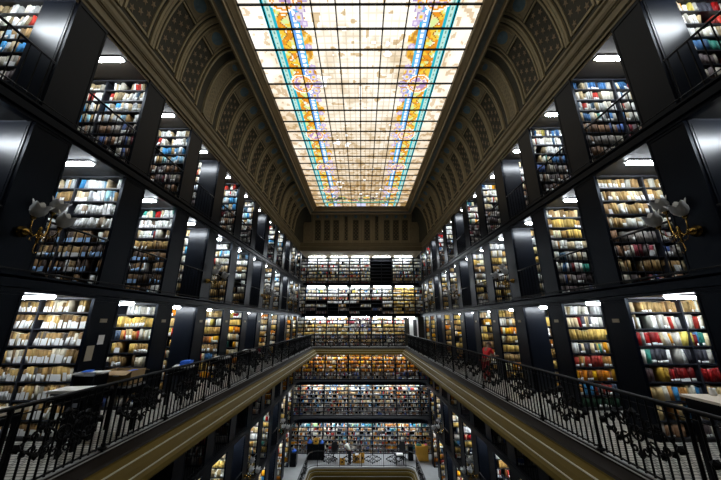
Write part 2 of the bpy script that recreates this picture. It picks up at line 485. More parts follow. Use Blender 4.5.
# plain milky field with dirt and amber panes
white = np.array([1.45, 1.40, 1.28]); cream = np.array([.90, .72, .48]); amber = np.array([.60, .38, .15])
q = np.clip(.55*n1+.45*n2+.35*n4-.12, 0, 1)
pane_r = np.random.default_rng(9).random((NPY+2, 12, 9))
pi_, pj = np.floor(V).astype(int), np.floor(U+5).astype(int)
sub = (np.floor((V % 1)*3).astype(int)*3+np.floor((U+5) % 1*3).astype(int)) % 9
pr = pane_r[pi_, np.clip(pj, 0, 10), sub]
far_amber = np.clip((19-V)/15, 0, 1)[..., None]*.95          # panes get darker and more amber towards the far end
base = white*(1-q[..., None]**1.5)+cream*(q[..., None]**1.5)
base = base*(1-far_amber*(.45+.5*pr[..., None]))+amber*(far_amber*(.5+.5*pr[..., None]))
col[:] = base
inner = (A < 2.3)
ci = np.arange(len(cx))[None, :] % 5 == 0; ri = (np.arange(len(cy))[:, None]) % 5 == 0
fl = np.broadcast_to(ci | ri, U.shape)     # fine leading of the field
col[inner & fl] *= (1-np.clip((30-V)/24, .3, 1)[..., None]*np.array([.42, .46, .54]))[inner & fl]
mott = inner & (n2 > .58) & (n1 > .45); col[mott] *= (1-(np.clip((26-V)/22, .12, 1)[..., None]*np.array([.30, .38, .52])))[mott]
hole = inner & (n2*n1 > .62); setc(hole, (1.5, 1.5, 1.45))
stain = (A > 4.1) & (n2 > .55) & (n3 > .45); col[stain] *= (.72, .62, .50)
spots = inner & (n2 < .16); col[spots] *= (.62, .5, .34)
# bands
def band(a, b): return (A >= a) & (A < b)
cyan = (.02, .50, .62); cyanl = (.45, .85, .90); orange = (.92, .34, .02); yell = (1.0, .66, .06)
blue = (.10, .32, .95); bluel = (.20, .52, .92); purple = (.50, .38, .66); green = (.42, .62, .16); lime = (.78, .95, .38)
setc(band(3.62, 4.04), (.58, .86, .76))
setc(band(3.93, 4.06), cyan); setc(band(3.62, 3.74), cyan)
dots = band(3.79, 3.88) & ((V*4) % 1 < .45); setc(dots, (.22, .42, .36))
scr = band(2.98, 3.62)
setc(scr, (1.0, .84, .40))
w1 = 3.36+.22*np.sin(V*2.2*PI/1.1); w2 = 3.36-.22*np.sin(V*2.2*PI/1.1+.6)
setc(scr & (np.abs(A-w2) < .15), lime); setc(scr & (np.abs(A-w1) < .17), orange)
setc(scr & (n3 > .62), yell); setc(scr & (n3 < .20), (1.15, 1.1, .9)); setc(scr & (n2 > .85), (.80, .30, .02))
swirl = np.abs(((np.hypot(A-3.35, ((V % 1.1)-.55)))*4.2) % 1-.5) < .10
setc(scr & (np.abs(np.abs(A-w1)-.17) < .03), (.45, .20, .04))
setc(band(2.60, 2.98), bluel); setc(band(2.90, 2.98), (.16, .42, .95)); setc(band(2.60, 2.68), (.05, .58, .88))
wv = band(2.70, 2.88) & (np.hypot((A-2.79)*3, ((V*4) % 1-.5)*1.1) < .42); setc(wv, (1.3, 1.3, 1.3))
ob = band(2.18, 2.60) & (A > 2.33+.14*np.sin(V*2*PI/2.2)+.10*np.sin(V*7))
setc(ob, (.95, .50, .05)); setc(ob & (n3 > .62), (.62, .28, .04)); setc(ob & (n3 < .25), (1.0, .85, .4))
# medallions with violet blossoms
v0 = (SYE-1.74)/PW
for k in range(-3, 8):
    vc = v0-k*.605/PW
    d = np.hypot(A-3.15, V-vc)
    setc(d < .62, (1.2, 1.15, 1.0)); setc(d < .54, orange); setc(d < .46, (1.1, .95, .85)); setc((d < .44) & (n3 > .55), (.55, .35, .62)); setc((d < .44) & (n3 < .3), (.95, .55, .12)); setc(d < .12, (1.2, 1.0, .5))
    for dv, da in ((-.45, 2.45), (.0, 2.25), (.45, 2.45), (-.8, 2.6), (.8, 2.6)):
        e = np.hypot(A-da, V-vc-dv)
        setc(e < .21, (.86, .78, .84)); setc((e < .21) & (e > .16), purple); setc(e < .07, yell)
for k in range(0, 30):
    e = np.hypot(A-2.42, (V-k*1.1-.4)); setc(e < .17, (.66, .52, .82)); setc(e < .08, (.95, .85, 1.0))
# wreath across the far end
g = (V > 1.0) & (V < 2.6) & (A < 3.75)
wr = g & (np.abs(V-1.85-.35*np.sin(U*2.2)) < .52)
setc(wr & (n3 > .42), (.22, .42, .12)); setc(wr & (n3 <= .42), (.46, .18, .30)); setc(wr & (n2 > .62), (.9, .55, .12)); setc(wr & (n2 < .22), (.10, .08, .06))
setc(wr & (n3 > .78), (1.1, 1.0, .9))
setc((V > 1.0) & (V < 1.18) & (A < 3.75), (.25, .62, .45))
setc((V < 1) & (A < .5), (.75, .78, 1.05)); setc((V < 1) & (A > 3.9) & (n2 > .4), (.35, .22, .08))
nx, ny = len(gx), len(gy)
verts = np.zeros((ny, nx, 3)); verts[..., 0] = gx[None]*B; verts[..., 1] = gy[:, None]*B
idx = np.arange(nx*ny).reshape(ny, nx)
quads = np.stack([idx[:-1, :-1], idx[1:, :-1], idx[1:, 1:], idx[:-1, 1:]], -1).reshape(-1, 4)
def np_mesh(name, v, f, colf, m, parent=None):
    me = bpy.data.meshes.new(name)
    me.vertices.add(len(v)); me.vertices.foreach_set('co', v.astype(np.float32).ravel())
    k = f.shape[1]
    me.loops.add(f.size); me.loops.foreach_set('vertex_index', f.astype(np.int32).ravel())
    me.polygons.add(len(f)); me.polygons.foreach_set('loop_start', np.arange(0, f.size, k, dtype=np.int32))
    me.polygons.foreach_set('loop_total', np.full(len(f), k, dtype=np.int32))
    me.materials.append(m)
    at = me.attributes.new('Col', 'FLOAT_COLOR', 'FACE')
    at.data.foreach_set('color', np.concatenate([colf, np.ones((len(f), 1))], 1).astype(np.float32).ravel())
    me.update(calc_edges=True); me.validate()
    o = bpy.data.objects.new(name, me); C.objects.link(o)
    if parent: o.parent = parent
    return o
# np row order follows V (far end at gy max)
colf = np.clip(col, 0, 2).reshape(-1, 3)
np_mesh('glass_panes', verts.reshape(-1, 3), quads, colf, M['glass'], sky)
mb = MB()
for i in range(11):
    x = (SXL+PX*i)*B; w = .019 if i not in (0, 10) else .03
    mb.box(x-w, x+w, y_near*B, SYE*B, -.022, -.004)
mb.build('glazing_bar', 'lead', sky)
mb = MB()
for i in range(NPY+1):
    y = (SYE-PW*i)*B; mb.box(SXL*B, SXR*B, y-.025, y+.025, -.05, -.006)
mb.build('cross_bar', 'lead', sky)
bx('ceiling', 'dark', -BL*B, BR*B, YB*B, (YC+.1)*B, (SZ+.03)*B, (SZ+.05)*B, kind='structure')

# ------------------------------------------------------------------ bookcases in the side stacks
NS = 8
PITCH = CASE/NS*B
DP = .29
def make_stack(sx, column, b, detail=True):
    L = (XOUT-b)*B-.02; t = T*B; h = CASE*B
    root = empty('bookcase')
    hh = H*B-.19 if True else h
    mb = MB(); x1 = .05
    mb.box(sx*0, sx*x1, 0, t, 0, h+.02)
    mb.box(sx*-.008, sx*0, .0, .035, 0, h+.02); mb.box(sx*-.008, sx*0, t-.035, t, 0, h+.02)
    mb.box(sx*-.012, sx*0, 0, t, 0, .12); mb.box(sx*-.012, sx*0, 0, t, h-.07, h+.02)
    mb.build('end_panel', 'end', root)
    mb = MB(); mb.box(sx*x1, sx*L, DP+.01, t, .0, h-.003)
    mb.box(sx*x1, sx*L, 0.02, DP+.01, 0, .05)
    mb.build('back_panel', 'back', root)
    mb = MB(); mb.box(sx*x1, sx*L, -.015, DP+.01, h-.035, h-.002); mb.build('top_rail', 'shelf', root)
    x0 = x1+(.575 if column else 0)
    if column:
        mb = MB(); mb.box(sx*.0501, sx*(x1+.575), -.012, DP, .0, h-.003)
        mb.box(sx*(x1+.03), sx*(x1+.545), -.018, -.012, .10, h-.09)
        mb.build('column_casing', 'gloss', root)
    mb = MB(); mb.box(sx*x0, sx*L, .01, DP, 0, .02); s0 = mb.build('shelf', 'shelf', root); s0.location = (0, 0, .05)
    for i in range(1, NS):
        s1 = s0.copy(); C.objects.link(s1); s1.parent = root; s1.location = (0, 0, PITCH*i)
    mb = MB(); xd = x0+.95
    while xd < L-.1:
        mb.box(sx*(xd-.015), sx*(xd+.015), 0, DP, .05, h-.035); xd += .95
    mb.build('divider', 'shelf', root)
    return root
proto = {}
stack_names = {}
for (j, k) in VIS:
    for s, b, nm in SIDES:
        colm = (k % 3 == 0)
        key = (s, colm)
        if key not in proto: proto[key] = make_stack(s, colm, b); o = proto[key]
        else: o = copy_tree(proto[key])
        o.location = (s*b*B, YK[k]*B, ZF(j)*B)
        kind = 'black bookcase with glossy blank casing' if colm else 'black steel bookcase full of books'
        tag(o, '%s, %s stack on %s side, %s' % (kind, ORD[k], nm, GAL[j]), 'bookcase', 'library stacks along the galleries')
        stack_names[(j, k, s)] = o
for s, b, nm in SIDES:
    pl = MB(); pl.box(-s*.022, -s*.0125, -.075, .075, -.035, .035); pl.box(-s*.028, -s*.020, -.06, .06, -.022, .022)
    q = pl.build('label_holder', 'tanpaper'); q.location = (0, T*B/2, .385*B); q0 = q
    for k in range(1, 12):
        o = q0 if k == 1 else q0.copy()
        if k > 1: C.objects.link(o)
        o.parent = stack_names[(1, k, s)]; o.location = (0, T*B/2, .385*B)

# ------------------------------------------------------------------ books
PAL = {
 'tan_label': [((.30,.20,.10),'tan',4),((.20,.13,.07),'brown',3),((.42,.30,.15),'ochre',3),((.55,.50,.40),'cream',2),((.07,.06,.05),'black',1)],
 'bluebrown': [((.16,.10,.055),'brown',5),((.07,.05,.04),'dark brown',4),((.26,.18,.10),'tan',2),((.7,.7,.68),'white',1)],
 'bluewhite': [((.75,.78,.80),'white',5),((.14,.35,.62),'blue',2),((.40,.60,.78),'pale blue',2),((.35,.24,.13),'brown',2),((.5,.42,.3),'tan',2)],
 'cream': [((.78,.74,.64),'cream',5),((.7,.7,.68),'white',4),((.42,.34,.22),'tan',2),((.35,.06,.05),'red',1),((.06,.10,.14),'dark blue',1)],
 'tans': [((.42,.30,.16),'tan',6),((.30,.20,.11),'brown',4),((.60,.50,.34),'buff',3),((.72,.70,.62),'white',2)],
 'golden': [((.55,.40,.17),'golden tan',6),((.34,.22,.10),'brown',3),((.70,.64,.48),'cream',2)],
 'multi': [((.72,.70,.64),'white',6),((.62,.52,.36),'buff',4),((.30,.03,.03),'red',1.5),((.08,.16,.30),'blue',2),((.06,.20,.16),'green',1),((.60,.30,.06),'orange',1),((.05,.05,.06),'black',2),((.50,.42,.16),'yellow',1)],
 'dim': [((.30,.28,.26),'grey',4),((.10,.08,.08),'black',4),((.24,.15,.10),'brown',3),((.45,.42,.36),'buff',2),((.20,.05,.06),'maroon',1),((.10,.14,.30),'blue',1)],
 'red': [((.20,.006,.012),'deep red',9),((.05,.03,.03),'black',1),((.45,.30,.10),'golden tan',1)],
 'green': [((.02,.05,.03),'dark green',1)],
 'warm': [((.50,.20,.05),'russet',6),((.66,.36,.10),'orange tan',4),((.22,.10,.05),'brown',4),((.75,.66,.48),'cream',2)],
 'mixed': [((.62,.60,.52),'white',3),((.40,.22,.10),'brown',2),((.50,.40,.24),'tan',3),((.08,.10,.14),'dark blue',2),((.30,.06,.05),'red',2),((.10,.25,.45),'blue',1)],
 'darkmix': [((.30,.17,.08),'brown',4),((.40,.32,.20),'tan',3),((.05,.05,.06),'black',4),((.60,.58,.50),'white',2),((.30,.04,.03),'red',1),((.07,.18,.30),'blue',1),((.5,.2,.05),'orange',1)],
 'teal': [((.06,.20,.24),'teal',3),((.55,.58,.56),'white',2),((.45,.18,.08),'russet',2),((.06,.10,.12),'black',2),((.10,.25,.50),'blue',1),((.35,.45,.25),'green',1)],
 'whites': [((.82,.82,.80),'white',8),((.70,.66,.56),'cream',2),((.25,.2,.15),'brown',1)],
 'yellowmix': [((.80,.78,.72),'white',5),((.50,.42,.25),'tan yellow',3),((.40,.26,.12),'brown',2)],
}
def palette_for(s, j, k, row):
    if s < 0:
        if j == 1:
            if k == 1: return ('tan_label', .9, .52)
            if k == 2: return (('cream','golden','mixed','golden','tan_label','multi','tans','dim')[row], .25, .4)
            return (('tans','multi','golden','warm')[(k+row) % 4], .2, .4)
        if j == 2:
            if k == 1: return (('bluewhite','bluewhite','whites','whites','bluebrown','bluebrown','bluebrown','bluebrown')[row], .9 if row > 3 else .2, .38)
            if k == 2: return (('multi','whites','cream','tan_label','bluebrown','bluebrown','bluebrown','bluebrown')[row], .6, .4)
            return (('whites','bluewhite','cream','tans')[(row+k) % 4 if row < 5 else 3], .3, .4)
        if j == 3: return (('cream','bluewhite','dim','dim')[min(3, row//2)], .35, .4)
    else:
        if j == 1:
            if k == 1: return (('tans','cream','multi','multi','red','mixed','mixed','dim')[row], .25, .2)
            if k == 2: return (('cream','multi','golden','multi','mixed','warm','mixed','green')[row], .3, .25)
            return (('golden','tans','warm','golden')[(k+row) % 4], .15, .4)
        if j == 2:
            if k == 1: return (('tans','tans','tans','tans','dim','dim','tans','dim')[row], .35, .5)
            if k == 2: return (('tans','golden','golden','multi','cream','multi','dim','dim')[row], .3, .3)
            return (('whites','yellowmix','golden','tans')[(row+k) % 4], .3, .4)
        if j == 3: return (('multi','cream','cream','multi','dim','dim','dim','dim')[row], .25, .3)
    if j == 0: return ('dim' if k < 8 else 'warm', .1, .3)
    if j == -1: return (('yellowmix','multi','golden','mixed')[(row+k) % 4], .2, .3)
    return (('cream','warm','mixed','golden')[(row+k) % 4], .3, .4)
def make_row(x0, x1, zb, pal, plab, flab, hmax, lean_ok=True, fill=.97, dense=1.0):
    """books of one row: list of (x, w, h, lean, colour, name, label fraction, inset)"""
    ent = PAL[pal]; ws = [e[2] for e in ent]; out = []
    x = x0+random.uniform(0, .02)
    series = 0; cur = None; hs = .85; wd = .03
    leaning = 0; ln = 0
    while x < x1-.02:
        if random.random() > fill:
            x += random.uniform(.06, .22); series = 0; continue
        if series <= 0:
            cur = random.choices(ent, ws)[0]; series = random.choice((1, 1, 1, 1, 2, 3) if pal not in ('red', 'golden', 'green') else (2, 4, 6))
            hs = random.uniform(.76, .97); wd = random.choice((.024, .03, .036, .045, .055, .065))*dense
            lab = random.random() < plab
            if lean_ok and leaning <= 0: 
                if random.random() < .22: leaning = random.randint(2, 6); ln = random.choice((-1, 1))*random.uniform(.05, .24)
                else: ln = 0
        series -= 1; leaning -= 1
        if leaning <= 0: ln = 0
        w = wd*random.uniform(.85, 1.15); h = hmax*min(.95, hs*random.uniform(.96, 1.04))
        if x+w > x1: break
        f = random.uniform(.45, 1.4)
        lum = sum(cur[0])/3; c = tuple(max(.003, min(.85, (lum+(q-lum)*1.35)*f)) for q in cur[0])
        out.append((x, w, h, ln, c, cur[1], (flab*random.uniform(.8, 1.15)) if lab else 0, random.uniform(.0, .03)))
        x += w+random.choice((.004, .008, .013))+(.004 if ln else 0)
    return out
CORN = np.array([(0,0,0),(1,0,0),(0,1,0),(1,1,0),(0,0,1),(1,0,1),(0,1,1),(1,1,1)], float)
FACES = np.array([(0,2,3,1),(4,5,7,6),(0,1,5,4),(2,6,7,3),(0,4,6,2),(1,3,7,5)])
acc_v, acc_c = [], []
def add_box(ox, oy, oz, w, d, h, lean, c, sgn):
    p = CORN*np.array([w, d, h]); p[:, 0] += p[:, 2]*lean; 
    p = p+np.array([ox, oy, oz])
    acc_v.append(p); acc_c.append(c)
cand = []      # (area, data) of the nearest books
def LAB(bk):
    return (.34, .56, .88) if bk[5] in ('brown', 'dark brown') and bk[6] and CUR[0] == 'b' else (.80, .80, .78)
CUR = ['w']
def emit_book(bk, world, sgn):
    (x, w, h, ln, c, cn, fl, ins) = bk; ox, oy, oz = world
    add_box(ox, oy+ins, oz, w, .19, h, ln, c, sgn)
    pg = (.62, .58, .48)
    if w > .02 and ln == 0:
        acc_v.append(CORN*np.array([w-.006, .16, .004])+np.array([ox+.003, oy+ins+.015, oz+h])); acc_c.append(pg)
    if fl:
        zl = h*.03; hl = h*fl
        acc_v.append((CORN*np.array([w*.96, .004, hl])+np.array([ox+w*.02, oy+ins-.004, oz+zl]))+np.array([[ (q[2]*hl+zl)*ln, 0, 0] for q in CORN])); acc_c.append(LAB(bk))
def proj(X, Y, Z):
    p = math.atan(82/285); cp, sp = math.cos(p), math.sin(p)
    d = Y*cp+Z*sp; u = Z*cp-Y*sp
    return 361.5+285*X/d, 240-285*u/d
for (j, k) in VIS:
    for s, b, nm in SIDES:
        colm = k % 3 == 0
        y0 = YK[k]*B; zb = ZF(j)*B
        prev = (YK[k-1]+T) if k else .4
        xv = b*YK[k]/prev                   # how far in the aisle the camera sees
        xm = min(XOUT-.02, xv+.12 if k > 2 else XOUT-.02)
        xs = b*B+.05+(.575 if colm else 0)+.004
        if xm*B-xs < .1: continue
        for row in range(NS):
            i = NS-1-row
            zs = zb+(PITCH*i if i else .05)+.02
            hm = (PITCH-.02)-(0 if i else .05)-.015-(.03 if i == NS-1 else 0)
            pal, pl, fl = palette_for(s, j, k, row)
            CUR[0] = 'b' if pal == 'bluebrown' else 'w'
            fill = .975 if row < 6 else .95
            if row == 0: fill = .95
            xd = xs
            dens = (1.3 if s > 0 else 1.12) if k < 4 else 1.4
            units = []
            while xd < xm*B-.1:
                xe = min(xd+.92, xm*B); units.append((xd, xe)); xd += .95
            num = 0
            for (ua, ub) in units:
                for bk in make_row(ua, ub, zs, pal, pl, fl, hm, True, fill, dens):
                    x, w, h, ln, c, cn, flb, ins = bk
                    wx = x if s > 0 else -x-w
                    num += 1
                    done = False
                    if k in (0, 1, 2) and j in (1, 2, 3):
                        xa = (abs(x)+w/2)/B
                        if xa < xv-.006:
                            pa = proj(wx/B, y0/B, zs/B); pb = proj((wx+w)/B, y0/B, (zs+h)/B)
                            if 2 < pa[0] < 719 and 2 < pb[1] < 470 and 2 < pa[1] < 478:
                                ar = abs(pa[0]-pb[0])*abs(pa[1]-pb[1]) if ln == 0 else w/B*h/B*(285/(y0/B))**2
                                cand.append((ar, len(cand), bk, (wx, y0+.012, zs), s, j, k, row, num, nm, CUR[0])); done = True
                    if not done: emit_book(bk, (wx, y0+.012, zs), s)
cand.sort(key=lambda a: -a[0])
ROWN = ['top', 'second', 'third', 'fourth', 'fifth', 'sixth', 'seventh', 'bottom']
def book_object(item):
    ar, _, bk, w0, s, j, k, row, num, nm, cu = item; CUR[0] = cu; lc = LAB(bk); lm = 'paper' if lc[0] > .5 else 'palebl'; lw = 'white' if lc[0] > .5 else 'blue'
    (x, w, h, ln, c, cn, fl, ins) = bk
    p = CORN*np.array([w, .19, h]); p[:, 0] += p[:, 2]*ln
    p2 = CORN*np.array([w-.006, .16, .004])+np.array([.003+h*ln, .015, h])
    v = np.concatenate([p, p2]); f = np.concatenate([FACES, FACES+8])
    cf = np.array([c]*6+[(.62, .58, .48)]*6)
    o = np_mesh('book', v, f, cf, M['book'])
    o.location = (w0[0], w0[1]+ins, w0[2])
    size = 'thin' if w < .028 else ('thick' if w > .045 else 'mid-sized')
    lab = '%s %s book%s, %s in %s row, %s %s stack, %s' % (size, cn, ' with %s label' % lw if fl else (' leaning' if ln else ''), NTH[num-1], ROWN[row], ORD[k], nm, GAL[j])
    tag(o, lab, 'book', 'books in the %s row of the %s %s stack, %s' % (ROWN[row], ORD[k], nm, GAL[j]))
    if fl:
        mb = MB(); zl, hl = h*.03, h*fl
        q = [(w*.02+cx_*w*.96+(zl+cz*hl)*ln, -.004+cy_*.0035, zl+cz*hl) for cx_, cy_, cz in CORN]
        mb.hexa(q); sl = mb.build('spine_label', lm, o); sl['label'] = lw+' spine label'
for it in cand[:296]: book_object(it)
for it in cand[296:]: CUR[0] = it[10]; emit_book(it[2], it[3], it[4])

# ------------------------------------------------------------------ end wall bookcases
UW = .1885*B
CUR[0] = 'w'
def make_end_case(nu, grey=False):
    root = empty('bookcase'); h = CASE*B
    mb = MB(); mb.box(0, nu*UW, DP, DP+.06, 0, h); 
    mb.box(0, .03, 0, DP, 0, h); mb.box(nu*UW-.03, nu*UW, 0, DP, 0, h); mb.box(0, nu*UW, -.005, DP, h-.05, h); mb.box(0, nu*UW, .01, DP, 0, .05)
    for q in range(1, nu): mb.box(q*UW-.02, q*UW+.02, 0, DP, .05, h-.05)
    mb.build('cabinet_frame', 'black', root)
    mb = MB(); mb.box(.03, nu*UW-.03, 0, DP, 0, .02); s0 = mb.build('shelf', 'shelf_grey' if grey else 'shelf', root); s0.location = (0, 0, .05)
    for i in range(1, NS):
        s1 = s0.copy(); C.objects.link(s1); s1.parent = root; s1.location = (0, 0, PITCH*i)
    return root
XE0 = -.965
BAYN = ['leftmost', 'second', 'middle', 'fourth', 'rightmost']
endp = {}
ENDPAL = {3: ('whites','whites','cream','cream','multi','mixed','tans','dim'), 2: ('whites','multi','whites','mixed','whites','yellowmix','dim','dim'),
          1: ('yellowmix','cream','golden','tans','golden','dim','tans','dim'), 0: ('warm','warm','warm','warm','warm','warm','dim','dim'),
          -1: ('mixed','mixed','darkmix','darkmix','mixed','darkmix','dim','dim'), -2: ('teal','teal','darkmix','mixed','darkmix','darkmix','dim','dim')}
for j in (3, 2, 1, 0, -1, -2):
    for bay in range(-1, 6):
        if j == 1 and bay == 5: continue
        nu = 1 if (j == 1 and bay == 4) or bay in (-1, 5) else 2
        key = (nu, j < 0)
        if key not in endp: endp[key] = make_end_case(*key); o = endp[key]
        else: o = copy_tree(endp[key])
        bx0 = (XE0+(bay*.377 if bay >= 0 else -.1885))*B
        o.location = (bx0, YEND*B, ZF(j)*B)
        emptyc = (j == 3 and bay == 3)
        tag(o, '%s black bookcase %s on the far end wall, %s, %s' % ('empty' if emptyc else 'packed', 'bay', GAL[j], ('narrow left corner' if bay < 0 else 'narrow right corner' if bay > 4 else BAYN[bay]+' of five')), 'bookcase', 'bookcases on the end wall')
        for u in range(nu):
            if emptyc: continue
            for row in range(NS):
                i = NS-1-row; zs = ZF(j)*B+(PITCH*i if i else .05)+.02
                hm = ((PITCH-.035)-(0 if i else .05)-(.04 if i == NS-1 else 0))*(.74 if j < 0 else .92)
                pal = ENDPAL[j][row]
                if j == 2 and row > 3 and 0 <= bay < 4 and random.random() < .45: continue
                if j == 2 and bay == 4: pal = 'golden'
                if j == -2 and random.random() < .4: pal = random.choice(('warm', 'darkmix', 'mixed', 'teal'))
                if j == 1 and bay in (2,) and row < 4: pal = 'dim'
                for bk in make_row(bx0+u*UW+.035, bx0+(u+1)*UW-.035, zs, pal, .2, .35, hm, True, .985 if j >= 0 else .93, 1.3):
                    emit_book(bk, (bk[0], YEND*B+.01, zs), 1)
V_ = np.concatenate(acc_v); nb = len(acc_v)
F_ = (FACES[None]+np.arange(nb)[:, None, None]*8).reshape(-1, 4)
cf = np.repeat(np.array(acc_c), 6, axis=0)
o = np_mesh('shelved_books', V_, F_, cf, M['book'])
tag(o, 'mass of smaller bound volumes filling the farther shelves of every gallery', 'books', kind='stuff')
print('books', nb)

# door on the main gallery's end wall
bx('door_1', 'dark', .865*B, .925*B, (YEND+.02)*B, (YEND+.03)*B, ZF(1)*B, (ZF(1)+.42)*B, kind='structure')
d1 = MB(); zz = ZF(1)*B
d1.box(.80*B, .862*B, YEND*B, (YEND+.012)*B, zz, zz+.46*B); d1.box(.925*B, .945*B, YEND*B, (YEND+.012)*B, zz, zz+.46*B); d1.box(.862*B, .925*B, YEND*B, (YEND+.012)*B, zz+.42*B, zz+.46*B)
d1.build('trim_11', 'white')['kind'] = 'structure'

# ------------------------------------------------------------------ fluorescent lights
def make_light(ln, w=.10):
    r = empty('ceiling_light')
    mb = MB(); mb.box(-ln/2-.02, ln/2+.02, -w/2-.01, w/2+.01, -.028, 0); mb.build('light_housing', 'white', r)
    mb = MB(); n = 3
    for e in (0,):
        pts = [(w/2*math.cos(PI+PI*i/n), .0+.055*math.sin(PI+PI*i/n)) for i in range(n+1)]
        for i in range(n):
            a, c = pts[i], pts[i+1]
            mb.quad([(-ln/2, a[0], a[1]-.028), (ln/2, a[0], a[1]-.028), (ln/2, c[0], c[1]-.028), (-ln/2, c[0], c[1]-.028)])
        mb.quad([(-ln/2, p[0], p[1]-.028) for p in pts]); mb.quad([(ln/2, p[0], p[1]-.028) for p in reversed(pts)])
    mb.build('tube_diffuser', 'tube', r)
    return r
lp = make_light(1.15); lp2 = make_light(1.45, .11); first = [True, True]
for j, k in VIS:
    if j == 0 and k < 7: continue
    if j < 0 and k % 2 and j == -2: pass
    for s, b, nm in SIDES:
        if first[0]: o = lp; first[0] = False
        else: o = copy_tree(lp)
        y = (YK[k]-.116)*B
        top = (ZC if j == 3 else ZF(j+1)-.036)*B
        if j == 0: top = (ZF(1)-.05)*B
        o.location = (s*(b+.035+.115)*B, y, top)
        tag(o, 'white fluorescent ceiling light before the %s stack, %s side, %s' % (ORD[k], nm, GAL[j]), 'light', 'aisle ceiling lights')
for j in (3, 2, 1, 0, -1, -2):
    for bay in range(5):
        if first[1]: o = lp2; first[1] = False
        else: o = copy_tree(lp2)
        top = (ZC+.012 if j == 3 else ZF(j+1)-.036)*B
        if j == 0: top = (ZF(1)-.05)*B
        o.location = ((XE0+(bay+.5)*.377)*B, (4.905)*B, top)
        tag(o, 'white fluorescent light over the %s bookcase bay, end wall, %s' % (BAYN[bay], GAL[j]), 'light', 'end wall ceiling lights')

# ------------------------------------------------------------------ ironwork
def spiral(cx, cz, r0, r1, a0, turns, n=14):
    return [(0, cx+(r0+(r1-r0)*i/n)*math.cos(a0+turns*2*PI*i/n), cz+(r0+(r1-r0)*i/n)*math.sin(a0+turns*2*PI*i/n)) for i in range(n+1)]
def ornament_mb(w=.62, h=.27):
    mb = MB(); r = .015
    mb.tube([(0, .085*math.cos(a*PI/8), .085*math.sin(a*PI/8)) for a in range(16)], r, 5, closed=True)
    for i in range(8):
        a = i*PI/4; mb.tube([(0, .02*math.cos(a), .02*math.sin(a)), (0, .07*math.cos(a), .07*math.sin(a))], [.012, .006], 4)
    for sy in (-1, 1):
        for sz in (-1, 1):
            mb.tube([(0, sy*(.09+.42*t), sz*(.02+.13*math.sin(t*PI)*(1-.3*t))) for t in [i/9 for i in range(10)]], r, 5)
            mb.tube([(0, sy*p[1], sz*p[2]) for p in spiral(.20, .13, .085, .018, -PI*.6, 1.3)], r*.9, 5)
            mb.tube([(0, sy*p[1], sz*p[2]) for p in spiral(.08, .19, .06, .014, -PI*.4, 1.2)], r*.9, 5)
            mb.tube([(0, sy*p[1], sz*p[2]) for p in spiral(.36, .07, .06, .014, PI*.9, -1.2)], r*.9, 5)
            # leaves
            mb.tube([(0, sy*(.26+.10*t), sz*(.15+.05*t-.06*t*t)) for t in (0, .5, 1)], [.012, .045, .006], 5)
            mb.tube([(0, sy*(.42+.08*t), sz*(.06+.05*t)) for t in (0, .5, 1)], [.012, .04, .006], 5)
        mb.tube([(0, sy*.50, 0), (0, sy*.55, 0), (0, sy*.62, 0)], [.012, .055, .006], 6)
        mb.tube([(0, 0, sy*.09), (0, 0, sy*.20), (0, 0, sy*.25), (0, 0, sy*.31)], [.014, .016, .048, .006], 6)
    return mb
zr = ZF(1)*B
rail = empty('balcony_railing', (0, 0, zr))
tag(rail, 'black wrought iron railing with scroll ornaments around the main gallery void', 'railing')
RH = .192*B
path = round_path([(RL, -.3), (RL, RE), (RR, RE), (RR, -.3)], .035, 5)
def offs(path, z, o=0): return [(x*B, y*B, z) for x, y in path]
mb = MB(); mb.tube(offs(path, RH), .026, 8); mb.build('handrail', 'railtop', rail, smooth=True)
mb = MB(); mb.tube(offs(path, .075), .014, 6); mb.build('bottom_rail', 'iron', rail)
mb = MB(); mb.tube(offs(path, RH-.09), .008, 6); mb.build('upper_rail', 'iron', rail)
mb = MB(); mb.tube([(0, 0, .05), (0, 0, RH-.02)], .0135, 6); bal0 = mb.build('baluster', 'iron', rail)
mb = MB(); mb.tube([(0, 0, .0), (0, 0, RH)], .022, 8); mb.lathe([(.055, .04), (.055, .055), (.03, .07), (.03, .11), (.022, .12)], n=10); mb.lathe([(.0, RH+.02), (.03, RH), (.03, RH-.05), (.022, RH-.06)], n=10)
post0 = mb.build('post', 'iron', rail)
orn0 = ornament_mb().build('scroll_ornament', 'iron', rail)
def add_child(proto_, state, loc, rz=0):
    if state[0]: o = proto_; state[0] = False
    else: o = proto_.copy(); C.objects.link(o); o.parent = proto_.parent
    o.location = loc; o.rotation_euler = (0, 0, rz); return o
stp, stb, sto = [True], [True], [True]
bal_pts = []
for xx in (RL, RR):
    y = 1.008-.287*4
    while y < RE-.06:
        add_child(post0, stp, (xx*B, y*B, .0))
        if y > .3: add_child(orn0, sto, (xx*B, (y+.1435)*B, .50) if y+.1435 < RE else (xx*B, y*B, .5))
        for q in range(1, 12): 
            if y+q*.0239 < RE-.01: bal_pts.append((xx*B, (y+q*.0239)*B))
        y += .287
nb_ = 5; bw = (RR-RL-.02)/nb_
for i in range(nb_):
    x = RL+.01+bw*i; add_child(post0, stp, (x*B, RE*B, 0)); add_child(orn0, sto, ((x+bw/2)*B, RE*B, .5), PI/2)
    for q in range(1, 13): bal_pts.append(((x+q*bw/13)*B, RE*B))
bal_pts.sort(key=lambda p: (p[0]**2+p[1]**2 if p[1] > .62*B else 9e9))
for p in bal_pts[:100]: add_child(bal0, stb, (p[0], p[1], 0))
mb = MB()
for p in bal_pts[100:]: mb.tube([(p[0], p[1], .05), (p[0], p[1], RH-.02)], .0135, 4, caps=False)
tag(mb.build('balusters', 'iron', rail), kind='stuff')

